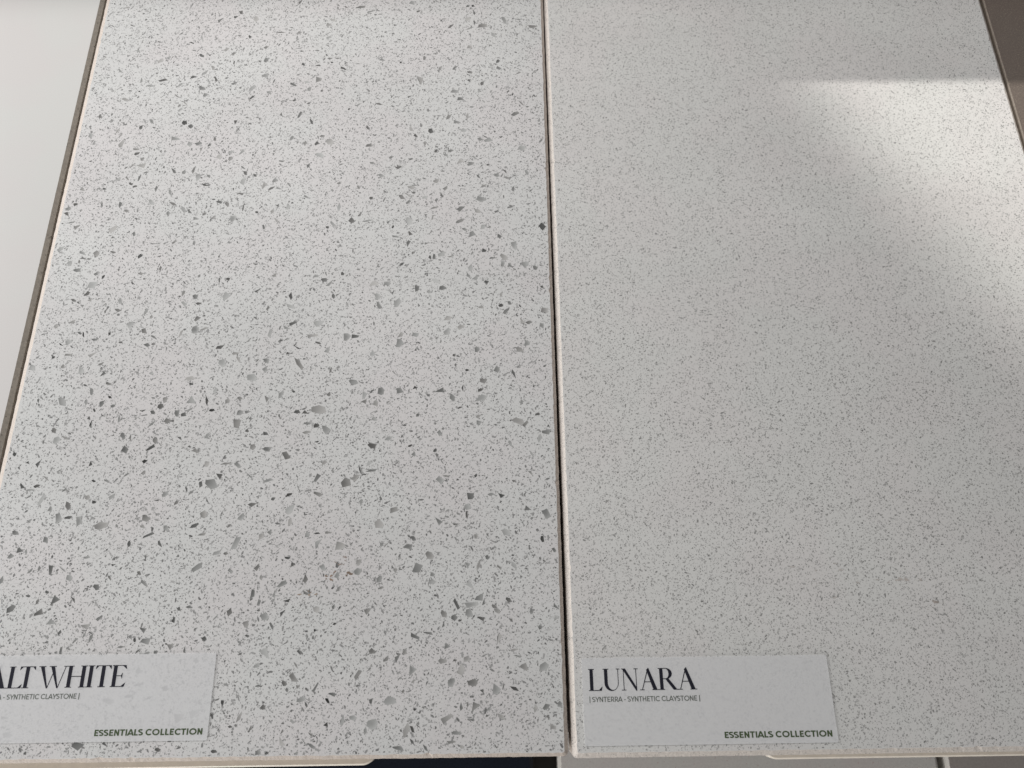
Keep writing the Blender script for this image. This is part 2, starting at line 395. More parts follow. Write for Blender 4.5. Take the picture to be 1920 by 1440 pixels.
# ------------------------------------------------------------------ stone chips
# traced from enlarged tiles of the photograph: x, y, length, width, angle, darkness (0-9), in tile pixels
TILES = [
    (180, 0, 6.857, "400,98,75,20,8,4;1230,80,55,28,45,4;1863,160,45,45,90,7;1800,218,55,30,20,7;1597,252,85,30,45,6;1215,183,45,18,60,5;1495,184,40,18,20,6;645,252,30,14,0,8;458,326,42,16,-20,7;865,362,45,22,80,3;1360,490,70,22,-70,3;1230,550,62,25,-20,8;1258,648,50,14,-5,6;1358,716,62,30,-25,7;1768,690,65,42,15,6;1680,635,75,35,30,3;1465,710,22,16,30,9;1775,805,48,22,80,7;535,655,65,25,-15,4;110,730,50,28,-35,5;935,742,50,26,35,4;830,785,85,30,30,3;1505,875,65,32,-70,4;1590,815,55,25,-20,4;1850,850,80,30,30,2;1400,937,105,45,30,4;1250,985,95,32,15,7;1540,1015,65,34,-70,7;860,1030,115,28,12,7;322,918,65,20,-35,5;585,1030,60,28,80,5;787,945,38,24,20,6;700,1102,105,26,-5,4;1085,1092,115,28,28,4;1450,1045,85,20,-70,4;1780,1070,85,28,25,6;1365,1135,90,65,-20,6;1035,1230,65,26,-40,6;1400,1220,60,40,20,5;440,1168,45,22,0,6;557,1175,26,20,0,9;390,1282,125,40,-10,4;1070,1362,48,22,35,6;1080,1410,65,25,25,4;1150,1330,60,20,-45,5"),
    (460, 0, 6.857, "710,25,75,25,60,6;1480,92,130,32,10,6;1620,145,110,24,12,5;1190,103,40,28,-80,6;1297,92,50,25,-10,6;140,245,70,60,60,3;1130,258,68,45,-30,3;1075,318,70,40,0,4;58,470,45,40,-60,8;595,355,55,16,-20,8;460,416,110,16,-2,6;690,420,80,36,5,5;662,497,70,20,80,6;1075,478,75,38,25,3;270,607,62,30,35,5;265,770,62,50,30,6;937,842,70,25,-5,8;745,828,45,25,-25,8;1265,880,85,22,-22,8;1115,803,30,22,0,9;1765,765,75,30,-8,5;250,972,85,55,10,5;945,1022,70,65,0,5;800,1055,85,40,-5,2;620,1087,85,28,-25,7;370,1042,60,18,60,7;825,1143,65,45,40,5;90,1130,90,40,45,4;300,1187,58,42,-10,5;80,1252,100,35,30,8;985,1165,35,28,60,7;1718,1335,85,28,-20,7;1450,1348,70,26,30,5;630,1290,45,22,20,7;1332,1403,30,24,70,8;1180,750,60,18,-10,6;1090,752,65,20,8,6"),
    (740, 0, 6.857, "225,35,70,40,-20,4;303,146,45,22,20,6;937,78,45,26,15,6;1005,75,35,26,-10,8;1018,155,70,26,-65,7;937,247,75,50,0,2;1027,285,55,22,-70,7;715,340,78,36,30,7;1130,330,105,45,0,5;1410,265,105,55,-65,5;965,360,105,16,18,5;1775,343,115,38,-8,5;1270,450,80,50,-40,3;1590,253,70,18,-2,5;965,603,60,38,-10,3;380,747,55,38,80,6;78,803,34,26,50,9;1325,787,50,35,30,7;587,875,55,35,80,5;775,872,75,45,40,6;965,928,70,28,-5,6;948,962,50,14,-30,8;315,1028,100,85,-30,5;957,1030,50,32,-30,7;1122,1075,50,42,60,7;770,1172,100,45,0,5;1340,878,60,36,-20,5;1585,942,80,20,30,5;1080,1168,50,32,80,4;192,1240,50,18,20,7;850,1272,80,40,-5,6;1515,1215,35,26,60,8;1625,1325,85,18,-45,5;990,1375,50,30,0,5;1237,835,55,35,-60,3;1765,975,35,24,-60,7;1800,1235,55,18,-35,6"),
    (120, 210, 6.4, "435,52,55,48,90,6;1055,115,70,50,-50,5;925,185,62,45,55,7;1443,127,60,52,20,8;1520,172,58,48,-10,7;640,232,70,26,60,3;680,285,75,18,55,4;320,282,55,48,60,4;1345,322,100,42,-5,4;1610,380,75,35,10,6;1505,388,55,50,80,4;1742,397,42,26,40,7;1810,322,48,36,90,6;690,383,95,45,50,4;360,370,50,24,70,5;870,447,75,30,-8,5;877,500,72,36,25,7;942,565,48,32,40,5;925,638,100,58,-8,4;818,645,70,16,40,5;1640,445,60,30,55,5;1860,540,75,55,20,3;982,725,72,26,15,6;1318,702,75,32,-65,6;1555,695,92,32,68,6;1440,720,55,40,60,5;1605,785,95,72,65,5;1738,770,45,34,-70,6;1690,876,82,28,-15,8;640,812,90,34,15,3;760,798,50,20,-55,5;898,800,65,26,65,6;798,862,50,24,-20,7;852,892,52,20,10,7;1108,922,70,52,90,6;1275,970,90,34,-70,5;486,923,45,20,-5,7;225,932,50,45,-40,4;1045,1085,80,62,-55,4;1300,1098,92,32,-28,6;1862,1078,75,38,-8,7;672,1115,70,45,75,6;453,1120,58,28,80,6;140,1108,45,32,15,7;50,1165,65,40,10,5;30,1222,65,45,-15,7;1440,1180,62,40,-55,4;1502,1195,65,36,-60,6;745,1185,60,42,0,5;1248,1218,60,36,90,5;1685,1225,52,36,40,5;90,1323,82,30,25,5;155,1375,75,32,30,5;1578,1278,45,40,0,5;1795,1262,60,28,45,4;590,1405,110,60,40,3;318,590,40,18,10,8"),
    (420, 210, 6.4, "905,38,85,24,60,7;685,30,50,24,-80,7;140,125,48,38,90,8;1050,115,70,36,-65,8;1265,355,100,90,0,4;810,318,68,40,45,5;975,378,60,36,65,5;1110,378,48,36,40,8;1180,287,55,26,-5,6;1145,515,98,70,-20,3;215,485,90,58,50,5;85,485,75,48,20,4;78,558,62,40,25,5;1735,398,70,52,20,6;1720,185,50,38,-70,7;695,590,70,26,-5,6;1012,643,62,42,55,7;228,668,52,24,-30,6;258,730,60,40,-60,7;370,760,42,26,-15,7;480,885,80,52,65,4;607,820,62,48,30,5;570,912,90,34,32,7;655,918,65,30,-8,5;232,825,85,50,60,3;780,870,60,22,-45,6;185,980,92,24,-8,7;995,1022,75,28,-30,5;38,1105,65,55,-70,6;232,1145,95,24,75,7;1380,1140,100,55,85,4;1380,855,55,22,15,6;105,1275,90,80,60,4;580,1195,60,50,60,4;630,1302,70,30,-50,4;477,1380,52,32,90,7;1532,1305,60,55,-45,7;1625,1238,45,26,35,7;1720,1305,110,22,12,5;1305,1345,85,36,-60,5;1763,1032,42,26,0,8;1885,765,70,55,-30,4;1612,903,45,28,-60,6;1780,612,62,18,-5,6;393,1202,38,24,0,8;1240,1382,36,28,-20,8;768,1140,65,55,0,2"),
    (720, 210, 6.4, "770,60,75,40,45,6;1570,22,95,42,15,6;1000,50,80,32,85,4;880,122,80,36,-8,5;320,200,80,40,-65,4;560,228,56,52,0,8;380,285,45,32,-40,8;1155,325,72,36,-5,6;1250,335,95,40,10,4;950,220,65,48,0,3;490,375,50,40,85,5;1660,430,95,75,30,4;1885,338,60,20,50,6;625,465,42,24,55,8;800,465,70,38,15,6;740,518,70,30,-20,5;320,565,58,22,5,7;88,540,60,22,15,6;172,662,75,42,-8,7;1090,555,70,30,-50,4;1040,620,85,38,25,5;915,605,80,62,50,3;1450,705,75,36,-60,7;1350,758,66,52,0,5;1710,722,58,45,-40,4;1130,772,52,20,-40,7;625,830,70,40,20,5;1480,792,55,25,-25,5;330,905,95,45,-8,4;740,915,62,32,35,5;1195,888,82,32,25,5;1550,918,58,36,80,6;355,967,45,28,-5,7;215,1020,90,48,-25,6;305,1010,150,18,-35,4;292,1080,62,36,35,6;490,1025,65,42,15,3;693,1005,45,36,-40,7;630,1055,45,26,55,6;1170,1050,110,58,-12,5;600,1150,105,36,15,5;925,1157,100,50,28,7;1125,1188,90,55,-20,4;1510,1142,60,28,5,6;1350,1192,55,22,15,6;905,1310,85,48,20,6;300,1305,95,70,-50,4;580,1265,55,30,80,5;58,1315,50,26,35,6;1190,1375,60,50,60,4;1258,1382,50,42,15,6;965,1405,60,40,-15,5;1895,1375,70,60,-40,8;105,1378,36,32,60,9;1248,633,30,28,0,8"),
    (80, 435, 6.0, "1025,22,55,45,80,6;205,190,85,45,35,4;450,240,80,36,-35,4;458,295,82,30,3,6;605,245,65,55,40,4;790,228,55,30,-15,6;1093,270,65,42,45,8;1270,132,100,16,3,6;1480,113,60,26,35,5;1702,120,45,36,70,5;410,332,42,24,90,6;305,355,60,45,35,3;385,430,80,55,5,6;595,473,38,30,10,6;680,505,50,22,45,8;1100,470,58,38,0,5;1325,410,58,32,-80,6;1010,578,50,16,-40,8;560,590,125,75,50,3;498,698,72,42,35,7;870,775,65,60,70,3;1580,690,68,34,60,5;1715,725,55,45,-5,6;345,768,60,38,-20,6;525,762,40,40,85,4;845,880,80,45,-25,6;710,885,48,22,40,6;1158,895,90,36,65,4;1222,955,45,40,80,4;1755,805,60,28,10,7;1735,970,75,40,35,6;335,1015,75,48,30,4;155,1062,50,32,35,4;985,1045,85,50,55,3;1140,1110,60,60,70,6;1715,1100,90,75,75,5;1810,1092,90,30,18,4;1555,1140,95,32,60,3;455,1155,65,24,-80,9;750,1145,42,40,60,8;415,1140,40,30,0,7;580,1212,62,24,0,6;1252,1185,78,26,-38,6;285,1240,80,60,35,4;208,1268,55,16,-25,9;1170,1270,72,42,-5,6;1245,1260,45,24,5,6;565,1365,105,40,42,5;290,1385,75,36,5,4;120,1412,40,22,20,8;1585,805,60,40,-35,3;875,1242,42,22,5,7"),
    (720, 435, 6.0, "270,130,70,40,75,7;290,15,50,40,-60,7;130,50,80,25,-8,5;985,28,70,60,40,5;1295,45,60,55,-60,6;1465,155,90,70,-70,4;1125,203,52,42,10,8;650,250,82,48,12,4;745,275,62,22,5,5;515,285,42,28,80,8;563,278,55,30,85,7;330,232,45,34,35,6;200,360,50,38,0,8;1225,285,88,34,15,6;1350,280,95,55,-45,5;1335,355,65,40,80,4;1415,372,55,42,-50,6;1592,362,80,65,25,5;1697,398,56,52,-40,6;970,400,80,60,80,4;945,490,62,30,-55,5;1030,520,85,52,30,5;1155,560,50,50,30,8;585,550,100,45,-15,2;35,578,70,42,10,5;368,638,68,50,85,6;660,625,78,45,8,6;510,672,55,40,-20,4;145,798,105,62,50,4;1313,700,62,40,90,4;1313,823,52,34,10,8;1412,797,52,45,-30,6;1375,885,85,45,45,6;1090,847,58,34,-5,4;1805,880,80,70,-30,5;1778,615,42,34,-35,7;715,970,95,65,25,4;865,1065,80,55,15,4;1550,1000,80,42,-60,4;1628,1015,70,45,-20,6;1778,1048,65,50,-40,4;715,1125,85,60,35,4;350,1150,65,55,-30,4;185,1155,70,45,25,4;170,1255,100,90,50,5;1605,1258,65,60,60,4;1525,1323,90,46,-5,5;1045,1320,65,55,80,5;790,1385,36,32,30,7;1668,877,34,26,0,9;1530,832,42,16,-55,8"),
    (400, 500, 6.0, "165,137,45,36,0,8;68,150,52,24,85,7;505,265,85,22,30,7;870,328,80,45,80,8;690,100,65,34,35,5;1160,108,75,32,15,4;1245,148,68,40,-5,7;1310,190,90,28,45,5;1455,77,34,34,0,8;135,340,95,85,60,4;1805,190,110,70,10,3;1845,335,70,65,85,4;1860,435,95,50,-60,6;1350,333,52,34,-80,7;875,450,110,42,-20,3;900,635,90,36,20,7;825,690,80,32,-15,5;640,755,95,55,80,3;1190,635,115,70,15,4;1505,790,75,75,0,5;1595,778,85,42,10,7;75,905,100,36,15,7;935,900,70,36,-40,8;1180,857,60,22,-15,7;840,970,48,24,15,8;1290,942,85,50,35,5;960,1090,160,45,-52,6;100,1085,85,75,-60,4;590,1055,70,60,-20,5;580,1155,70,65,60,5;435,1245,105,75,-5,4;1575,1300,105,55,-15,6;1775,1400,60,34,25,7;1885,1400,80,65,75,6;1320,1165,70,22,70,6;900,1405,40,28,-30,8;610,470,50,22,55,6;470,575,42,16,-25,7;1115,775,110,28,5,4;250,975,75,32,5,4;280,1040,70,24,-60,4;1790,975,60,60,80,3"),
    (0, 600, 6.0, "708,520,45,40,70,5;1135,497,65,30,30,6;1152,610,68,34,35,7;905,575,75,70,50,4;365,540,70,60,-20,3;1220,720,58,45,0,6;1030,805,75,36,85,6;700,920,110,75,-65,5;1140,945,75,55,60,6;1235,870,45,28,-40,9;962,738,45,20,-30,7;965,925,65,30,80,5;1270,967,46,30,20,6;1855,895,70,60,40,5;1805,970,66,50,20,7;1610,1018,60,20,25,8;1715,1038,50,36,-10,7;1615,1065,80,30,-5,6;1060,1015,36,34,-30,8;1340,1115,75,34,85,5;1025,1170,90,36,88,5;1700,600,46,45,0,4;1705,1170,120,24,38,5;1885,1140,75,55,-20,6;995,1105,42,30,-80,7;580,858,40,22,35,6;430,905,36,26,85,7"),
    (320, 675, 5.333, "205,242,40,32,-20,8;200,180,100,55,0,2;210,415,85,70,50,5;360,405,100,28,-78,8;445,305,65,48,70,3;410,503,52,24,5,9;60,535,60,58,90,6;130,543,48,40,0,7;565,410,60,55,60,5;1100,345,85,50,45,5;690,382,45,26,0,6;955,385,60,45,-50,5;1260,520,65,42,10,7;1345,520,60,34,0,7;1480,495,140,80,-5,5;1365,632,75,24,0,6;1457,655,55,50,0,7;1545,690,90,70,-50,5;1360,722,85,36,10,4;690,525,70,45,30,5;655,632,85,75,70,6;762,708,38,28,0,7;950,738,50,32,-10,7;762,517,40,30,30,6;92,780,52,32,-40,7;365,755,75,28,45,4;255,908,80,38,-25,5;820,868,60,50,70,5;955,890,70,55,0,6;1155,955,95,75,-15,7;560,1033,120,30,8,6;670,1052,70,55,-45,5;480,1155,62,55,-30,8;410,1235,125,95,-40,6;300,1245,65,32,85,7;160,1293,50,26,-65,7;205,1318,90,20,45,5;795,1160,70,30,-55,5;975,1207,95,40,10,5;1460,1180,85,40,55,7;1180,1345,75,26,20,8;1025,1388,45,32,35,7;1470,1340,85,45,-25,6;1750,1222,90,85,20,6;1850,1175,95,70,30,5;1825,220,95,50,-10,7;365,1410,55,20,-65,7;1460,818,42,20,5,8;1535,1028,55,38,35,4;1905,1100,110,30,-70,5;360,1040,60,60,60,4;1585,345,40,34,40,6"),
    (680, 675, 5.333, "90,312,52,36,25,7;180,315,66,60,70,6;372,308,75,75,-20,6;525,275,50,45,10,8;765,305,85,45,10,7;897,378,76,68,-70,6;1210,208,70,50,5,6;1045,100,38,22,-5,9;1510,140,100,26,-68,7;1340,95,60,55,45,5;1178,298,55,34,20,7;997,278,65,14,88,8;1180,382,130,70,25,4;1560,612,145,80,-20,4;1628,635,65,26,50,6;1840,718,88,62,5,6;1160,622,52,46,20,5;1160,560,50,46,40,4;130,425,60,55,80,4;20,420,55,40,30,5;15,355,70,50,80,4;120,590,55,45,-20,4;260,785,75,55,45,4;90,855,80,52,-20,8;475,858,46,30,15,8;722,905,42,38,40,7;770,730,52,36,-70,5;508,940,46,40,80,5;1075,1355,80,78,-50,7;1390,1355,55,52,10,8;1285,1345,70,45,-5,5;85,1105,110,28,8,6;775,1200,80,65,-60,4;830,1160,60,24,-5,5;1130,1158,40,22,60,7;1750,540,45,24,10,7;1770,780,85,45,80,4;1475,835,65,30,-60,4;1580,420,50,35,45,4;975,472,52,16,22,7;550,550,42,28,25,6;60,1025,70,50,20,3;1690,940,75,25,-60,4;1680,1125,50,30,-30,5;1510,1210,36,30,0,6"),
    (0, 800, 5.647, "570,40,50,45,60,6;595,145,85,60,30,4;690,118,100,34,-20,4;1300,100,75,45,-70,6;1642,145,66,46,80,6;1320,245,80,72,-60,7;1590,228,100,34,30,8;1535,365,55,34,25,9;1380,120,80,24,88,6;152,292,46,34,85,8;402,385,85,34,62,7;960,392,58,36,85,8;290,385,32,26,20,8;625,468,60,22,30,5;490,548,70,24,-30,5;1340,508,65,22,30,6;1515,488,50,24,35,5;230,625,58,38,-65,8;393,627,75,34,15,7;320,672,90,26,3,4;990,575,42,24,-25,8;1125,573,50,26,-25,6;680,672,55,24,30,6;440,775,140,32,58,3;1185,740,90,36,40,4;925,748,55,45,50,4;1755,715,90,60,50,5;717,835,85,50,-75,7;995,797,38,30,0,8;535,875,55,38,60,5;1655,780,50,20,3,7;620,970,105,60,88,5;722,963,80,38,8,7;835,1005,110,85,70,5;1075,1045,150,70,10,5;1550,970,85,66,-10,6;1760,1080,60,60,-50,4;1612,1085,48,30,85,7;1570,1150,125,24,25,7;1510,1055,55,36,-25,5;160,1125,65,42,-20,6;485,1200,60,60,60,5;1365,1240,62,34,85,7;1690,1245,70,36,-60,7;203,1305,58,50,10,7;110,1370,70,55,25,6;275,1325,60,22,80,5;915,1385,70,34,10,5;315,995,50,28,40,5;1865,805,55,30,40,6"),
    (0, 1040, 5.333, "505,155,90,42,85,7;300,165,75,18,42,5;390,145,55,26,65,5;625,145,80,18,-38,5;15,255,85,50,70,6;690,235,70,60,-60,5;965,322,60,58,60,7;1443,285,90,40,-50,6;1390,185,45,30,-50,6;470,375,34,28,0,7;280,415,45,24,-10,7;372,470,60,32,60,6;548,470,100,65,60,7;735,445,70,28,-50,7;105,545,110,52,40,7;385,585,95,55,28,7;515,680,90,60,-15,5;995,635,70,26,35,6;850,718,90,55,-5,5;595,780,55,34,80,7;905,832,105,45,52,6;840,810,60,22,65,5;1420,748,62,48,-30,6;1460,865,100,75,35,6;1345,853,40,36,80,8;1308,822,42,36,-30,5;1710,912,60,60,30,6;1735,650,55,28,75,7;1790,545,40,36,-60,7;1890,522,65,34,5,6;1375,965,70,22,45,7;1555,975,45,36,60,6;1840,950,65,32,-80,6;610,955,75,26,75,6;1465,985,60,25,20,5;1135,100,42,18,15,9;1095,232,55,20,-65,6"),
    (340, 930, 5.333, "225,185,75,60,30,5;710,85,85,48,15,7;128,298,95,34,30,7;600,210,85,60,45,5;1090,130,110,75,50,3;1085,260,85,55,80,4;475,298,55,30,40,6;205,385,85,24,10,5;545,470,150,55,58,5;355,567,90,48,18,5;443,575,46,34,5,6;880,358,52,40,70,5;797,405,80,50,70,4;1260,385,60,36,75,4;1355,372,62,22,-3,8;1360,475,110,48,70,5;1590,500,98,92,0,5;1470,365,60,24,0,5;160,715,120,46,36,6;490,752,55,28,-45,5;760,710,70,42,55,6;1060,620,56,24,-2,8;1108,688,42,28,60,7;1415,720,75,70,-40,5;1560,685,62,44,85,7;1765,755,80,60,40,5;1772,665,60,50,85,4;1555,790,60,55,60,4;1240,828,88,46,85,7;1000,880,100,45,20,6;712,985,95,36,82,7;795,815,55,24,88,4;1255,975,80,34,-25,5;1052,1040,65,36,-10,8;105,1100,100,32,25,6;480,1162,75,46,45,7;830,1205,80,80,60,5;1010,1168,80,30,45,7;1350,1135,60,60,20,3;1520,1105,48,30,65,6;1580,1122,48,28,60,8;340,1215,80,20,48,5;645,1280,60,55,-60,5;905,1300,75,26,-70,6;1340,1345,30,28,0,9;1530,1278,38,22,10,8;655,1398,42,34,-10,7;1860,1145,65,42,40,5;920,28,42,40,45,7;925,980,80,24,82,5;775,1065,65,24,75,5;1570,925,60,25,70,5;255,50,50,22,-65,7;1795,65,65,34,85,4"),
    (700, 930, 5.333, "200,137,80,45,20,6;55,285,90,85,-40,4;645,258,80,52,-25,6;830,285,75,30,-5,7;940,105,65,55,60,4;932,190,70,20,-85,7;1545,130,65,45,-25,6;1730,175,95,66,-50,6;400,425,58,40,-40,6;1025,400,50,45,60,4;1330,365,95,75,-10,3;1690,430,60,36,-70,8;1805,540,50,42,-50,6;140,475,100,22,42,4;78,488,42,32,-60,5;340,507,88,48,-5,6;560,595,85,65,-40,5;437,718,115,95,28,6;940,695,56,46,85,4;1050,698,105,46,80,5;1405,695,90,60,-60,4;585,858,66,45,-3,4;588,787,42,38,45,5;1140,612,42,36,-70,6;1260,710,55,22,-45,5;62,835,75,50,50,6;75,918,60,22,18,5;965,905,90,50,-60,3;1068,1012,95,78,60,6;830,1078,110,28,-65,7;980,1085,125,50,10,4;1352,1038,60,50,-60,7;1105,1060,62,24,82,6;1210,1110,60,45,-40,6;1240,1150,60,36,-40,4;705,1178,85,55,-60,6;955,1170,80,60,-60,5;808,1215,56,52,40,6;1075,1222,65,36,-20,7;1825,1108,75,28,-42,6;1580,1150,65,34,80,5;1380,1240,52,30,-60,6;1830,1215,75,50,40,4;700,1285,60,24,85,6;1665,1312,40,38,45,6;218,745,50,25,70,4"),
    (380, 1180, 5.647, "15,103,45,45,-60,7;390,148,75,20,-60,5;665,262,115,85,-60,3;865,155,70,24,35,6;1022,245,55,26,-55,7;1795,238,65,50,-40,6;565,385,80,60,25,4;985,380,75,20,-60,5;1640,485,110,65,55,6;1765,425,60,22,60,6;960,515,110,60,-65,6;862,570,62,44,-60,6;1000,605,48,40,60,5;1195,608,100,34,55,6;585,598,65,20,15,6;890,640,42,28,80,5;1370,685,78,42,-15,6;1040,745,100,42,20,5;1320,755,60,28,-62,9;1093,795,65,26,-70,7;207,783,60,36,85,8;640,825,50,50,-30,6;1778,760,60,40,85,7;385,930,125,36,62,5;290,1032,46,28,-15,7;100,915,65,26,-72,7;840,1088,56,34,70,6;503,1060,70,22,60,6;1300,1008,46,46,0,8;1480,965,110,44,80,4;1590,938,78,52,-10,4;950,978,46,40,0,4;1800,1000,110,110,-40,4;1722,1075,85,45,85,5;120,1295,66,34,-5,7;675,1308,46,34,20,7;585,1308,54,40,0,5;530,1335,60,28,-65,6;1155,1240,75,34,-30,5;1625,1312,34,22,85,8;845,992,34,24,0,8;830,1185,100,50,-75,3;985,1320,60,40,50,4;1145,1115,70,28,-35,5"),
    (720, 1180, 5.486, "315,75,100,38,-30,7;455,38,90,26,-8,6;130,298,92,42,75,7;20,310,60,34,40,6;275,435,95,75,60,5;600,325,80,50,5,5;645,180,62,60,60,5;1190,100,105,40,80,3;850,310,80,65,45,4;800,410,110,65,70,4;1335,210,85,28,10,4;1380,277,65,22,-5,5;1440,385,85,85,0,5;1640,390,110,75,30,4;908,542,100,70,-8,6;690,545,95,60,70,5;1145,620,90,85,-30,4;1343,608,95,36,-40,8;1010,632,48,34,-25,7;440,550,46,22,55,6;1670,795,75,50,45,6;1815,770,60,60,80,5;1560,815,80,50,80,4;945,790,95,85,10,6;795,795,80,32,88,6;860,775,46,22,85,6;650,910,125,60,30,5;1210,900,105,55,-45,4;225,1040,150,80,80,5;290,1028,80,32,-62,8;745,1065,105,38,-5,6;690,1165,90,46,-8,6;288,1155,75,26,-50,7;145,1222,115,55,-8,6;425,1220,85,34,-58,6;800,1210,55,45,-20,3;60,735,130,85,-5,4;1080,815,60,28,40,4;318,822,38,28,20,8;195,640,40,26,80,6;305,530,60,26,30,4;1690,905,50,22,-60,5;1735,1000,80,55,-60,4;212,230,60,40,85,4;1225,585,70,22,85,6;730,320,36,26,0,7;1060,888,28,26,0,7;905,930,40,28,-10,6"),
    (0, 1190, 4.364, "1130,295,60,60,80,6;1130,410,75,24,12,6;1055,503,70,26,15,6;885,545,85,45,-10,5;1215,520,32,26,20,6;1465,675,85,75,20,5;1590,630,110,50,40,4;1605,210,45,45,0,5;1475,222,38,20,85,7;465,200,40,30,-60,5;240,215,110,50,20,4;40,680,60,24,0,6;60,820,80,40,0,5;25,760,34,26,0,6;670,435,70,40,10,6;1350,440,40,36,20,6;635,905,95,70,30,7;860,900,50,24,-40,7;1290,942,48,30,0,7;1755,955,50,26,-5,8;205,970,28,24,60,7"),
]
DARK = {9: .05, 8: .09, 7: .14, 6: .20, 5: .29, 4: .38, 3: .50, 2: .62}
FADE = {9: .06, 8: .12, 7: .22, 6: .40, 5: .56, 4: .70, 3: .78, 2: .8}


def chip_poly(L, W):
    """irregular shard outline, long axis x, unit = tile pixels"""
    n = random.choice((3, 4, 4, 4, 5, 5, 6))
    if L > 2.4 * W: n = random.choice((3, 4, 4, 5))
    base = random.random() * 6.283
    pts = []
    for k in range(n):
        q = base + 6.283 * (k + random.uniform(-.30, .30)) / n
        r = random.uniform(.82, 1.12)
        pts.append([math.cos(q) * r, math.sin(q) * r])
    a = np.array(pts)
    mn, mx = a.min(0), a.max(0)
    a = (a - mn) / (mx - mn) * 2 - 1
    if random.random() < .45:                    # one end comes to a point
        t = (a[:, 0] + 1) / 2
        if random.random() < .5: t = 1 - t
        a[:, 1] *= 0.45 + 0.6 * t
    return a * np.array((L / 2, W / 2))


chips = []
for ox, oy, sc, txt in TILES:
    for it in txt.split(';'):
        u, v, L, W, ang, d = map(float, it.split(','))
        P = chip_poly(L * 1.08, W * 1.10)
        q = math.radians(ang)
        c, s = math.cos(q), math.sin(q)
        X = P[:, 0] * c - P[:, 1] * s
        Y = P[:, 0] * s + P[:, 1] * c
        px = ox + (u + X) / sc
        py = oy + (v - Y) / sc
        w = np.array([back(a, b)[:2] for a, b in zip(px, py)])
        # keep inside the flat top of the slab
        c1, n1 = math.cos(TH1), math.sin(TH1)
        uu = c1 * w[:, 0] + n1 * w[:, 1]; vv = -n1 * w[:, 0] + c1 * w[:, 1]
        uu = np.clip(uu, S1X0 + 4e-4, S1X1 - 4e-4); vv = np.clip(vv, S1Y0 + 4e-4, Y1 - 1e-3)
        w = np.stack([c1 * uu - n1 * vv, n1 * uu + c1 * vv], 1)
        area = 0.5 * abs(np.dot(w[:, 0], np.roll(w[:, 1], 1)) - np.dot(w[:, 1], np.roll(w[:, 0], 1)))
        cc = w.mean(0)
        if any(np.hypot(*(cc - o_[4])) < 0.0013 for o_ in chips): continue      # traced twice where tiles overlap
        chips.append((L * W / sc / sc, w, int(d), area, cc))
chips.sort(key=lambda c: -c[0])


def chip_geometry(w, d, k):
    big = k < 190                                     # large pieces let more of the pale resin show through
    ctr = w.mean(0)
    ext = max(1e-6, np.abs(w - ctr).max())
    gdir = np.array((random.uniform(-1, -.4), random.uniform(-.35, .7)))
    gdir /= np.linalg.norm(gdir)
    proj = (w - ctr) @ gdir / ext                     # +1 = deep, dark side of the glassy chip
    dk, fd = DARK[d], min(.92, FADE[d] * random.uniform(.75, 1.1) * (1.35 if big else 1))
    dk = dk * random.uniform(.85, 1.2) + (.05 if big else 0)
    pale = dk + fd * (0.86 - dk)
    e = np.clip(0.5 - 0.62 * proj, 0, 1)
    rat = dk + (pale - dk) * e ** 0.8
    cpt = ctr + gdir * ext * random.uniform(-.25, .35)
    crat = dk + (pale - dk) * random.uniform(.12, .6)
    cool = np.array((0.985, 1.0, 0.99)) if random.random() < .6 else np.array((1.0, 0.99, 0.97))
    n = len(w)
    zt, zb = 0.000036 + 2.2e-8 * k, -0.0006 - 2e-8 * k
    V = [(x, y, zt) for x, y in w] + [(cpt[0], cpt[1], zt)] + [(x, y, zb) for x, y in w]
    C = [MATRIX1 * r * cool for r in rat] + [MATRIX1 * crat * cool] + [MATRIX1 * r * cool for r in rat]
    F = []
    a = np.dot(w[:, 0], np.roll(w[:, 1], -1)) - np.dot(w[:, 1], np.roll(w[:, 0], -1))
    for i in range(n):
        j = (i + 1) % n
        if a > 0:
            F += [(i, j, n), (i, n + 1 + i, n + 1 + j, j)]
        else:
            F += [(j, i, n), (j, n + 1 + j, n + 1 + i, i)]
    return V, F, C


NBIG = 300
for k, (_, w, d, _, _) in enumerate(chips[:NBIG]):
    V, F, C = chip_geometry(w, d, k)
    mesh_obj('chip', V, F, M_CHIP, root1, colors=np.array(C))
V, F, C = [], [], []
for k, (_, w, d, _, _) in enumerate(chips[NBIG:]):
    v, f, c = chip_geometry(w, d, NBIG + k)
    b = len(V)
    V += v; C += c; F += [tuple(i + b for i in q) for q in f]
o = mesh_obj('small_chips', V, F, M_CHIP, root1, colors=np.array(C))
o['kind'] = 'stuff'


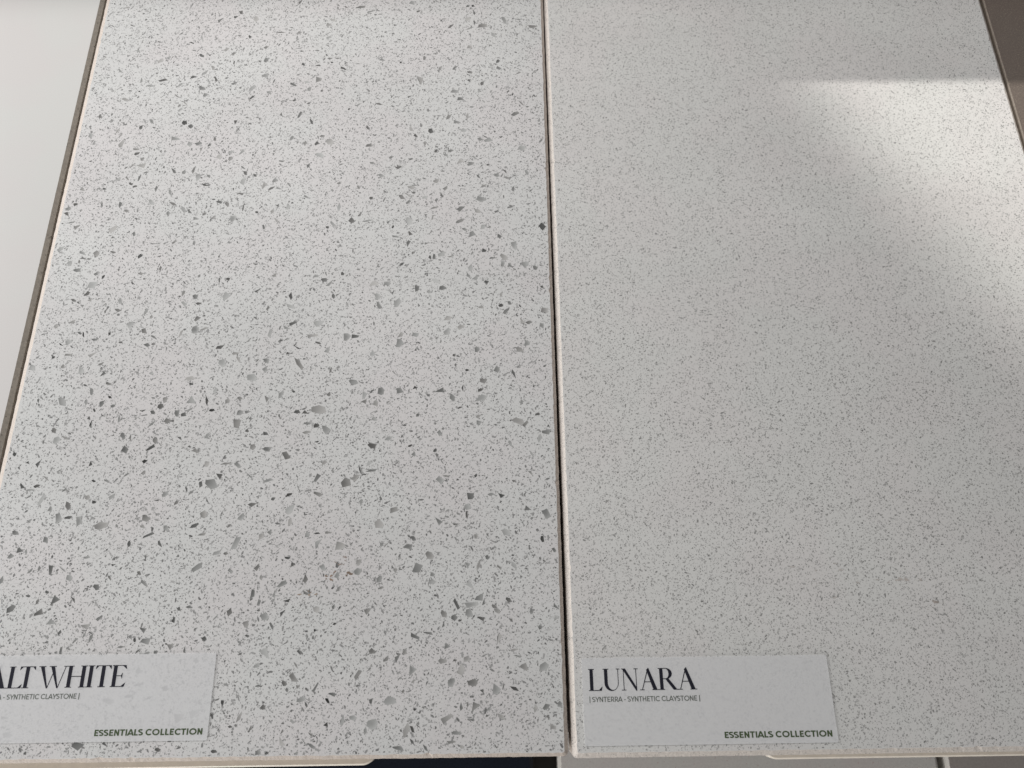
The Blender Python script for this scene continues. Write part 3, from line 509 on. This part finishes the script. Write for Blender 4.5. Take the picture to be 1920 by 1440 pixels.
# ------------------------------------------------------------------ fine grain of both slabs
def grains(name, root, n, x0, x1, y0, y1, th, base, lmed, lsig, asp, rlo, rhi, z, seed, clump=0.0):
    r = np.random.default_rng(seed)
    cx = r.uniform(x0, x1, n); cy = r.uniform(y0, y1, n)
    L = np.clip(lmed * np.exp(r.normal(0, lsig, n)), lmed * .35, lmed * 3.2)
    W = L * r.uniform(asp[0], asp[1], n)
    W = np.minimum(W, lmed * 1.1)
    q = r.uniform(0, math.pi, n)
    K = 5
    k = np.arange(K)
    ang = (k[None, :] + r.uniform(-.33, .33, (n, K))) * 2 * math.pi / K
    rad = r.uniform(.75, 1.1, (n, K))
    lx = np.cos(ang) * rad * L[:, None] / 2; ly = np.sin(ang) * rad * W[:, None] / 2
    X = cx[:, None] + lx * np.cos(q)[:, None] - ly * np.sin(q)[:, None]
    Y = cy[:, None] + lx * np.sin(q)[:, None] + ly * np.cos(q)[:, None]
    X = np.clip(X, x0, x1); Y = np.clip(Y, y0, y1)
    c, s = math.cos(th), math.sin(th)
    Z = np.repeat((z + r.uniform(0, 1.2e-5, n))[:, None], K, 1)      # never two grains on one plane
    V = np.stack([c * X - s * Y, s * X + c * Y, Z], -1).reshape(-1, 3)
    rat = rlo + (rhi - rlo) * r.beta(1.6, 1.3, n)
    C = np.repeat((base[None, :] * rat[:, None]), K, 0)
    me = bpy.data.meshes.new(name)
    me.vertices.add(n * K); me.vertices.foreach_set('co', V.astype(np.float32).ravel())
    me.loops.add(n * K); me.loops.foreach_set('vertex_index', np.arange(n * K, dtype=np.int32))
    me.polygons.add(n); me.polygons.foreach_set('loop_start', np.arange(0, n * K, K, dtype=np.int32))
    me.update(calc_edges=True)
    me.materials.append(M_SPECK)
    a = me.color_attributes.new('tint', 'FLOAT_COLOR', 'POINT')
    cc = np.ones((n * K, 4), dtype=np.float32); cc[:, :3] = C
    a.data.foreach_set('color', cc.ravel())
    o = bpy.data.objects.new(name, me)
    col.objects.link(o)
    o.parent = root
    o.matrix_parent_inverse = Matrix.Translation(-Vector(root.location))
    o['kind'] = 'stuff'
    return o


e = 0.0003
grains('fine_grain', root1, 100000, S1X0 + e, S1X1 - e, S1Y0 + e, Y1 - e, TH1, MATRIX1, 0.00053, 0.35, (.35, .85), .34, .82, 0.000006, 11)
grains('coarse_grain', root1, 40000, S1X0 + e, S1X1 - e, S1Y0 + e, Y1 - e, TH1, MATRIX1, 0.00092, 0.38, (.26, .66), .18, .64, 0.00002, 13)
grains('fine_grain', root2, 110000, e, .25 - e, e, Y1 - e, 0, MATRIX2, 0.00050, 0.32, (.35, .85), .42, .85, 0.000006, 12)
grains('coarse_grain', root2, 58000, e, .25 - e, e, Y1 - e, 0, MATRIX2, 0.00072, 0.34, (.3, .72), .30, .70, 0.00002, 14)


# a few rusty smudges on the flecked slab, a faint brown scuff on the other
def smudges(root, spots, z, seed):
    r = np.random.default_rng(seed)
    V, F, C = [], [], []
    for (px, py, sx, sy, n, colr) in spots:
        for _ in range(n):
            x, y = px + r.normal(0, sx), py + r.normal(0, sy)
            L, W, q = abs(r.normal(3.2, 1.6)) + .8, abs(r.normal(1.1, .4)) + .4, r.uniform(-.9, .6)
            b = len(V)
            for k in range(6):
                a = k * math.pi / 3 + r.uniform(-.3, .3)
                lx, ly = math.cos(a) * L * r.uniform(.7, 1.1), math.sin(a) * W * r.uniform(.7, 1.1)
                p_ = back(x + lx * math.cos(q) - ly * math.sin(q), y + lx * math.sin(q) + ly * math.cos(q))
                V.append((p_[0], p_[1], z + 1e-7 * b)); C.append(np.array(colr) * r.uniform(.8, 1.2))
            F.append(tuple(range(b + 5, b - 1, -1)))
    o = mesh_obj('smudge', V, F, M_SPECK, root, colors=np.array(C))
    o['kind'] = 'stuff'


smudges(root1, [(615, 1083, 6, 4, 7, (.30, .22, .17)), (578, 1113, 9, 4, 5, (.36, .28, .22)), (638, 1050, 7, 8, 6, (.36, .30, .27)),
                (655, 1072, 5, 6, 4, (.24, .18, .14))], 0.00006, 3)
smudges(root2, [(1700, 1088, 26, 3, 9, (.50, .46, .43)), (1560, 1085, 30, 20, 8, (.54, .51, .48)), (1757, 1128, 5, 2, 4, (.40, .36, .33))], 0.00006, 4)


# ------------------------------------------------------------------ lettering (flat print)
class Ink:
    def __init__(self, x, y, cap, z):
        self.V, self.F, self.x, self.y, self.c, self.z, self.k = [], [], x, y, cap, z, 0

    def poly(self, pts):
        b = len(self.V)
        z = self.z + self.k * 1e-7; self.k += 1
        a = sum(pts[i - 1][0] * pts[i][1] - pts[i][0] * pts[i - 1][1] for i in range(len(pts)))
        if a < 0: pts = pts[::-1]
        self.V += [(self.x + px * self.c, self.y + py * self.c, z) for px, py in pts]
        self.F.append(tuple(range(b, b + len(pts))))

    def rect(self, x0, y0, x1, y1): self.poly([(x0, y0), (x1, y0), (x1, y1), (x0, y1)])

    def ring(self, o, i, a0, a1, n=18):
        for k in range(n):
            q0 = math.radians(a0 + (a1 - a0) * k / n); q1 = math.radians(a0 + (a1 - a0) * (k + 1) / n)
            f = lambda e, q: (e[0] + e[2] * math.cos(q), e[1] + e[3] * math.sin(q))
            self.poly([f(o, q0), f(o, q1), f(i, q1), f(i, q0)])

    def stroke(self, pts, w):
        """ribbon of constant width along a polyline"""
        P = [np.array(p_, float) for p_ in pts]
        n = len(P); L, R = [], []
        for i in range(n):
            t = P[min(i + 1, n - 1)] - P[max(i - 1, 0)]
            if 0 < i < n - 1:
                a = P[i] - P[i - 1]; b = P[i + 1] - P[i]
                a = a / np.linalg.norm(a); b = b / np.linalg.norm(b); t = a + b
                m = w[i] if isinstance(w, (list, tuple)) else w
                m = m / max(.5, np.linalg.norm(t) / 2)
            else:
                m = w[i] if isinstance(w, (list, tuple)) else w
            t = t / np.linalg.norm(t); nn = np.array((-t[1], t[0])) * m / 2
            L.append(P[i] + nn); R.append(P[i] - nn)
        for i in range(n - 1): self.poly([tuple(L[i]), tuple(L[i + 1]), tuple(R[i + 1]), tuple(R[i])])

    def build(self, name, mat, parent):
        return mesh_obj(name, self.V, self.F, mat, parent)


T, H = .165, .036


def serif_letter(I, ch, x):
    """high-contrast roman capitals; returns the advance"""
    R = lambda a, b, c, d: I.rect(x + a, b, x + c, d)
    P = lambda pts: I.poly([(x + a, b) for a, b in pts])

    def foot(a, b, y, up=1):           # flared serif: thin slab with small brackets
        if up: P([(a, 0), (b, 0), (b, H), (a, H)])
        else: P([(a, 1 - H), (b, 1 - H), (b, 1), (a, 1)])
    if ch == 'L':
        R(.06, 0, .06 + T, 1); foot(0, .06, 0, 0); foot(.06 + T, .28, 0, 0); foot(0, .06, 0); R(.06 + T, 0, .62, H)
        P([(.48, H), (.62, 0), (.66, .20), (.62, .17)]); return .70
    if ch == 'U':
        R(.06, .36, .06 + T, 1); foot(0, .06, 0, 0); foot(.06 + T, .285, 0, 0)
        R(.71, .33, .71 + H, 1); foot(.64, .71, 0, 0); foot(.71 + H, .82, 0, 0)
        I.ring((x + .403, .36, .343, .375), (x + .4675, .36, .2425, .325), 180, 360, 20); return .88
    if ch == 'N':
        R(.095, 0, .095 + H, .95); foot(.01, .095, 0); foot(.095 + H, .215, 0)
        R(.70, .0, .70 + H, 1); foot(.615, .70, 0, 0); foot(.70 + H, .82, 0, 0)
        P([(.0, 1), (.205, 1), (.736, .11), (.736, -.02), (.69, -.02), (.095, .93)]); return .86
    if ch == 'A':
        P([(.10, 0), (.142, 0), (.455, .95), (.42, .99)]); P([(.36, .93), (.47, 1.03), (.86, 0), (.66, 0)])
        R(.235, .36, .56, .36 + H); foot(.01, .10, 0); foot(.142, .23, 0); foot(.60, .66, 0); foot(.86, .93, 0); return .93
    if ch == 'R':
        R(.06, 0, .06 + T, 1); foot(0, .06, 0, 0); foot(0, .06, 0); foot(.06 + T, .285, 0)
        R(.06 + T, 1 - H, .36, 1); R(.06 + T, .49, .36, .49 + H)
        I.ring((x + .36, .745, .305, .255), (x + .35, .745, .15, .219), 90, -90, 16)
        P([(.335, .49), (.485, .52), (.86, .035), (.86, 0), (.70, 0)]); P([(.80, 0), (.93, 0), (.93, H), (.84, H)]); return .90
    if ch == 'T':
        R(.265, 0, .265 + T, 1); R(.02, 1 - H, .265, 1); R(.265 + T, 1 - H, .675, 1); foot(.19, .265, 0); foot(.265 + T, .505, 0)
        P([(0, .82), (.03, .84), (.13, 1 - H), (.02, 1)]); P([(.695, .82), (.675, 1), (.565, 1 - H), (.665, .84)]); return .72
    if ch == 'W':
        P([(.05, 1), (.225, 1), (.50, -.02), (.44, -.02)]); P([(.465, 0), (.50, 0), (.68, .74), (.645, .74)])
        P([(.50, 1), (.675, 1), (.95, -.02), (.89, -.02)]); P([(.915, 0), (.95, 0), (1.19, 1), (1.155, 1)])
        foot(-.01, .05, 0, 0); foot(.225, .30, 0, 0); foot(.44, .50, 0, 0); foot(.675, .75, 0, 0); foot(1.08, 1.155, 0, 0); foot(1.19, 1.26, 0, 0); return 1.24
    if ch == 'H':
        for a in (.06, .64):
            R(a, 0, a + T, 1); foot(a - .06, a, 0); foot(a + T, a + T + .06, 0); foot(a - .06, a, 0, 0); foot(a + T, a + T + .06, 0, 0)
        R(.06 + T, .49, .64, .49 + H); return .90
    if ch == 'I':
        R(.06, 0, .06 + T, 1); foot(0, .06, 0); foot(.06 + T, .285, 0); foot(0, .06, 0, 0); foot(.06 + T, .285, 0, 0); return .33
    if ch == 'E':
        R(.06, 0, .06 + T, 1); foot(0, .06, 0); foot(0, .06, 0, 0); R(.06 + T, 0, .60, H); R(.06 + T, 1 - H, .58, 1); R(.06 + T, .49, .46, .49 + H)
        P([(.46, H), (.60, 0), (.65, .20), (.61, .17)]); P([(.46, 1 - H), (.61, .83), (.64, .81), (.60, 1)]); P([(.42, .49), (.46, .38), (.48, .38), (.48, .64), (.46, .64), (.42, .526)]); return .70
    if ch == 'S':
        I.stroke([(x + .53, .80), (x + .50, .92), (x + .38, .985), (x + .22, .97), (x + .10, .87), (x + .09, .72), (x + .20, .60), (x + .36, .50), (x + .50, .39), (x + .53, .25), (x + .46, .09), (x + .32, .015), (x + .16, .02), (x + .06, .10), (x + .02, .24)],
                 [.05, .05, .05, .06, .09, .12, .15, .17, .15, .12, .09, .06, .05, .05, .05]); return .60
    return .24


def arc(cx, cy, rx, ry, a0, a1, n=9):
    return [(cx + rx * math.cos(math.radians(a0 + (a1 - a0) * k / n)), cy + ry * math.sin(math.radians(a0 + (a1 - a0) * k / n))) for k in range(n + 1)]


def sans_letter(I, ch, x, w):
    h = w / 2
    S = lambda pts: I.stroke([(x + a, b) for a, b in pts], w)
    if ch == 'S':
        S(arc(.31, .745, .25, .255 - h, 35, 200, 8)[0:8] + [(.10, .62), (.31, .52), (.50, .40)] + arc(.31, .265, .25, .265 - h, 0, -145, 8)); return .66
    if ch == 'Y': S([(.36, 0), (.36, .42)]); S([(.36, .38), (.03, 1)]); S([(.36, .38), (.69, 1)]); return .72
    if ch == 'N': S([(h + .06, 0), (h + .06, 1)]); S([(.74 - h, 0), (.74 - h, 1)]); S([(h + .06, .96), (.74 - h, .04)]); return .82
    if ch == 'T': S([(.0, 1 - h), (.68, 1 - h)]); S([(.34, 0), (.34, 1 - w)]); return .70
    if ch == 'E':
        S([(h + .08, 0), (h + .08, 1)])
        for yy, xx in ((h, .64), (.5, .57), (1 - h, .63)): S([(w + .08, yy), (xx, yy)])
        return .69
    if ch == 'R':
        S([(h + .08, 0), (h + .08, 1)]); S([(w + .08, 1 - h), (.40, 1 - h)] + arc(.40, .68, .26 - h + .02, .32 - h, 80, -80, 8) + [(.40, .36 + h * .2), (w + .08, .36 + h * .2)]); S([(.44, .34), (.68, 0)]); return .75
    if ch == 'A': S([(.03, 0), (.40, 1)]); S([(.40, 1), (.77, 0)]); S([(.19, .27), (.61, .27)]); return .80
    if ch == 'H': S([(h + .08, 0), (h + .08, 1)]); S([(.76 - h, 0), (.76 - h, 1)]); S([(w + .08, .5), (.76 - w, .5)]); return .84
    if ch == 'I': S([(h + .08, 0), (h + .08, 1)]); return w + .16
    if ch == 'C': S(arc(.52, .5, .48 - h, .51 - h, 42, 318, 16)); return .90
    if ch == 'L': S([(h + .08, 0), (h + .08, 1)]); S([(w + .08, h), (.60, h)]); return .63
    if ch == 'O':
        a = arc(.55, .5, .51 - h, .51 - h, 0, 360, 20); S(a[:11]); S(a[10:]); return 1.10
    if ch == '-': S([(.08, .4), (.36, .4)]); return .44
    if ch == '|': S([(h + .08, -.18), (h + .08, 1.08)]); return w + .16
    return .28


class Null:                                    # measures a line without drawing it
    def poly(self, p): pass
    def rect(self, *a): pass
    def ring(self, *a): pass
    def stroke(self, *a): pass


def line(text, fn, x, y, width, cap, z, name, mat, parent, right=False, *a):
    tot = 0
    kern = {'LT': -.24, 'T ': -.08, ' W': -.06}
    for q, ch in enumerate(text): tot += fn(Null(), ch, 0, *a) + (kern.get(text[q:q + 2], 0) if fn is serif_letter else 0)
    sx = width / (tot * cap)
    I = Ink(x, y, cap, z)
    u = 0
    for q, ch in enumerate(text): u += fn(I, ch, u, *a) + (kern.get(text[q:q + 2], 0) if fn is serif_letter else 0)
    I.V = [(x + (vx - x) * sx, vy, vz) for vx, vy, vz in I.V]
    return I.build(name, mat, parent)


FILM = 0.00030


def sticker(x0, y0, w, h, title, tw, dy, label, th=0.0):
    root = tag(empty('sample_label', (x0, y0, 0)), label, 'label', 'paper-thin name labels stuck on the slabs')
    r = 0.0006
    zt = FILM
    pts = []
    for (cx, cy, q0) in ((x0 + w - r, y0 + r, -90), (x0 + w - r, y0 + h - r, 0), (x0 + r, y0 + h - r, 90), (x0 + r, y0 + r, 180)):
        for k in range(4):
            q = math.radians(q0 + 30 * k); pts.append((cx + r * math.cos(q), cy + r * math.sin(q)))
    n = len(pts)
    V = [(a, b, zt) for a, b in pts] + [(a, b, 0.00006) for a, b in pts]
    F = [tuple(range(n))] + [(i, n + i, n + (i + 1) % n, (i + 1) % n) for i in range(n)]
    mesh_obj('film', V, F, M_FILM, root)
    z = zt + 0.000015
    line(title, serif_letter, x0 + 0.0026, y0 + 0.0206 + dy, tw, 0.00845, z, 'title_lettering', M_INK, root)
    line('| SYNTERRA - SYNTHETIC CLAYSTONE |', sans_letter, x0 + 0.0025, y0 + 0.01635 + dy, 0.0456, 0.00195, z, 'subtitle_lettering', M_INKG, root, False, .15)
    line('ESSENTIALS COLLECTION', sans_letter, x0 + w - 0.0019 - 0.0440, y0 + 0.0022 + dy * .5, 0.0440, 0.00235, z, 'collection_lettering', M_INKO, root, False, .21)


sticker(0.0032, 0.00245, 0.1022, 0.0333, 'LUNARA', 0.0446, 0.0,
        'translucent white name label with six-letter title on the fine-grained slab')
sticker(-0.2512, 0.0067, 0.1022, 0.0333, 'SALT WHITE', 0.0638, 0.0,
        'translucent white name label with two-word title on the chip-flecked slab')

# ------------------------------------------------------------------ render
scene.render.engine = 'CYCLES'
scene.cycles.samples = 128
scene.cycles.use_denoising = True
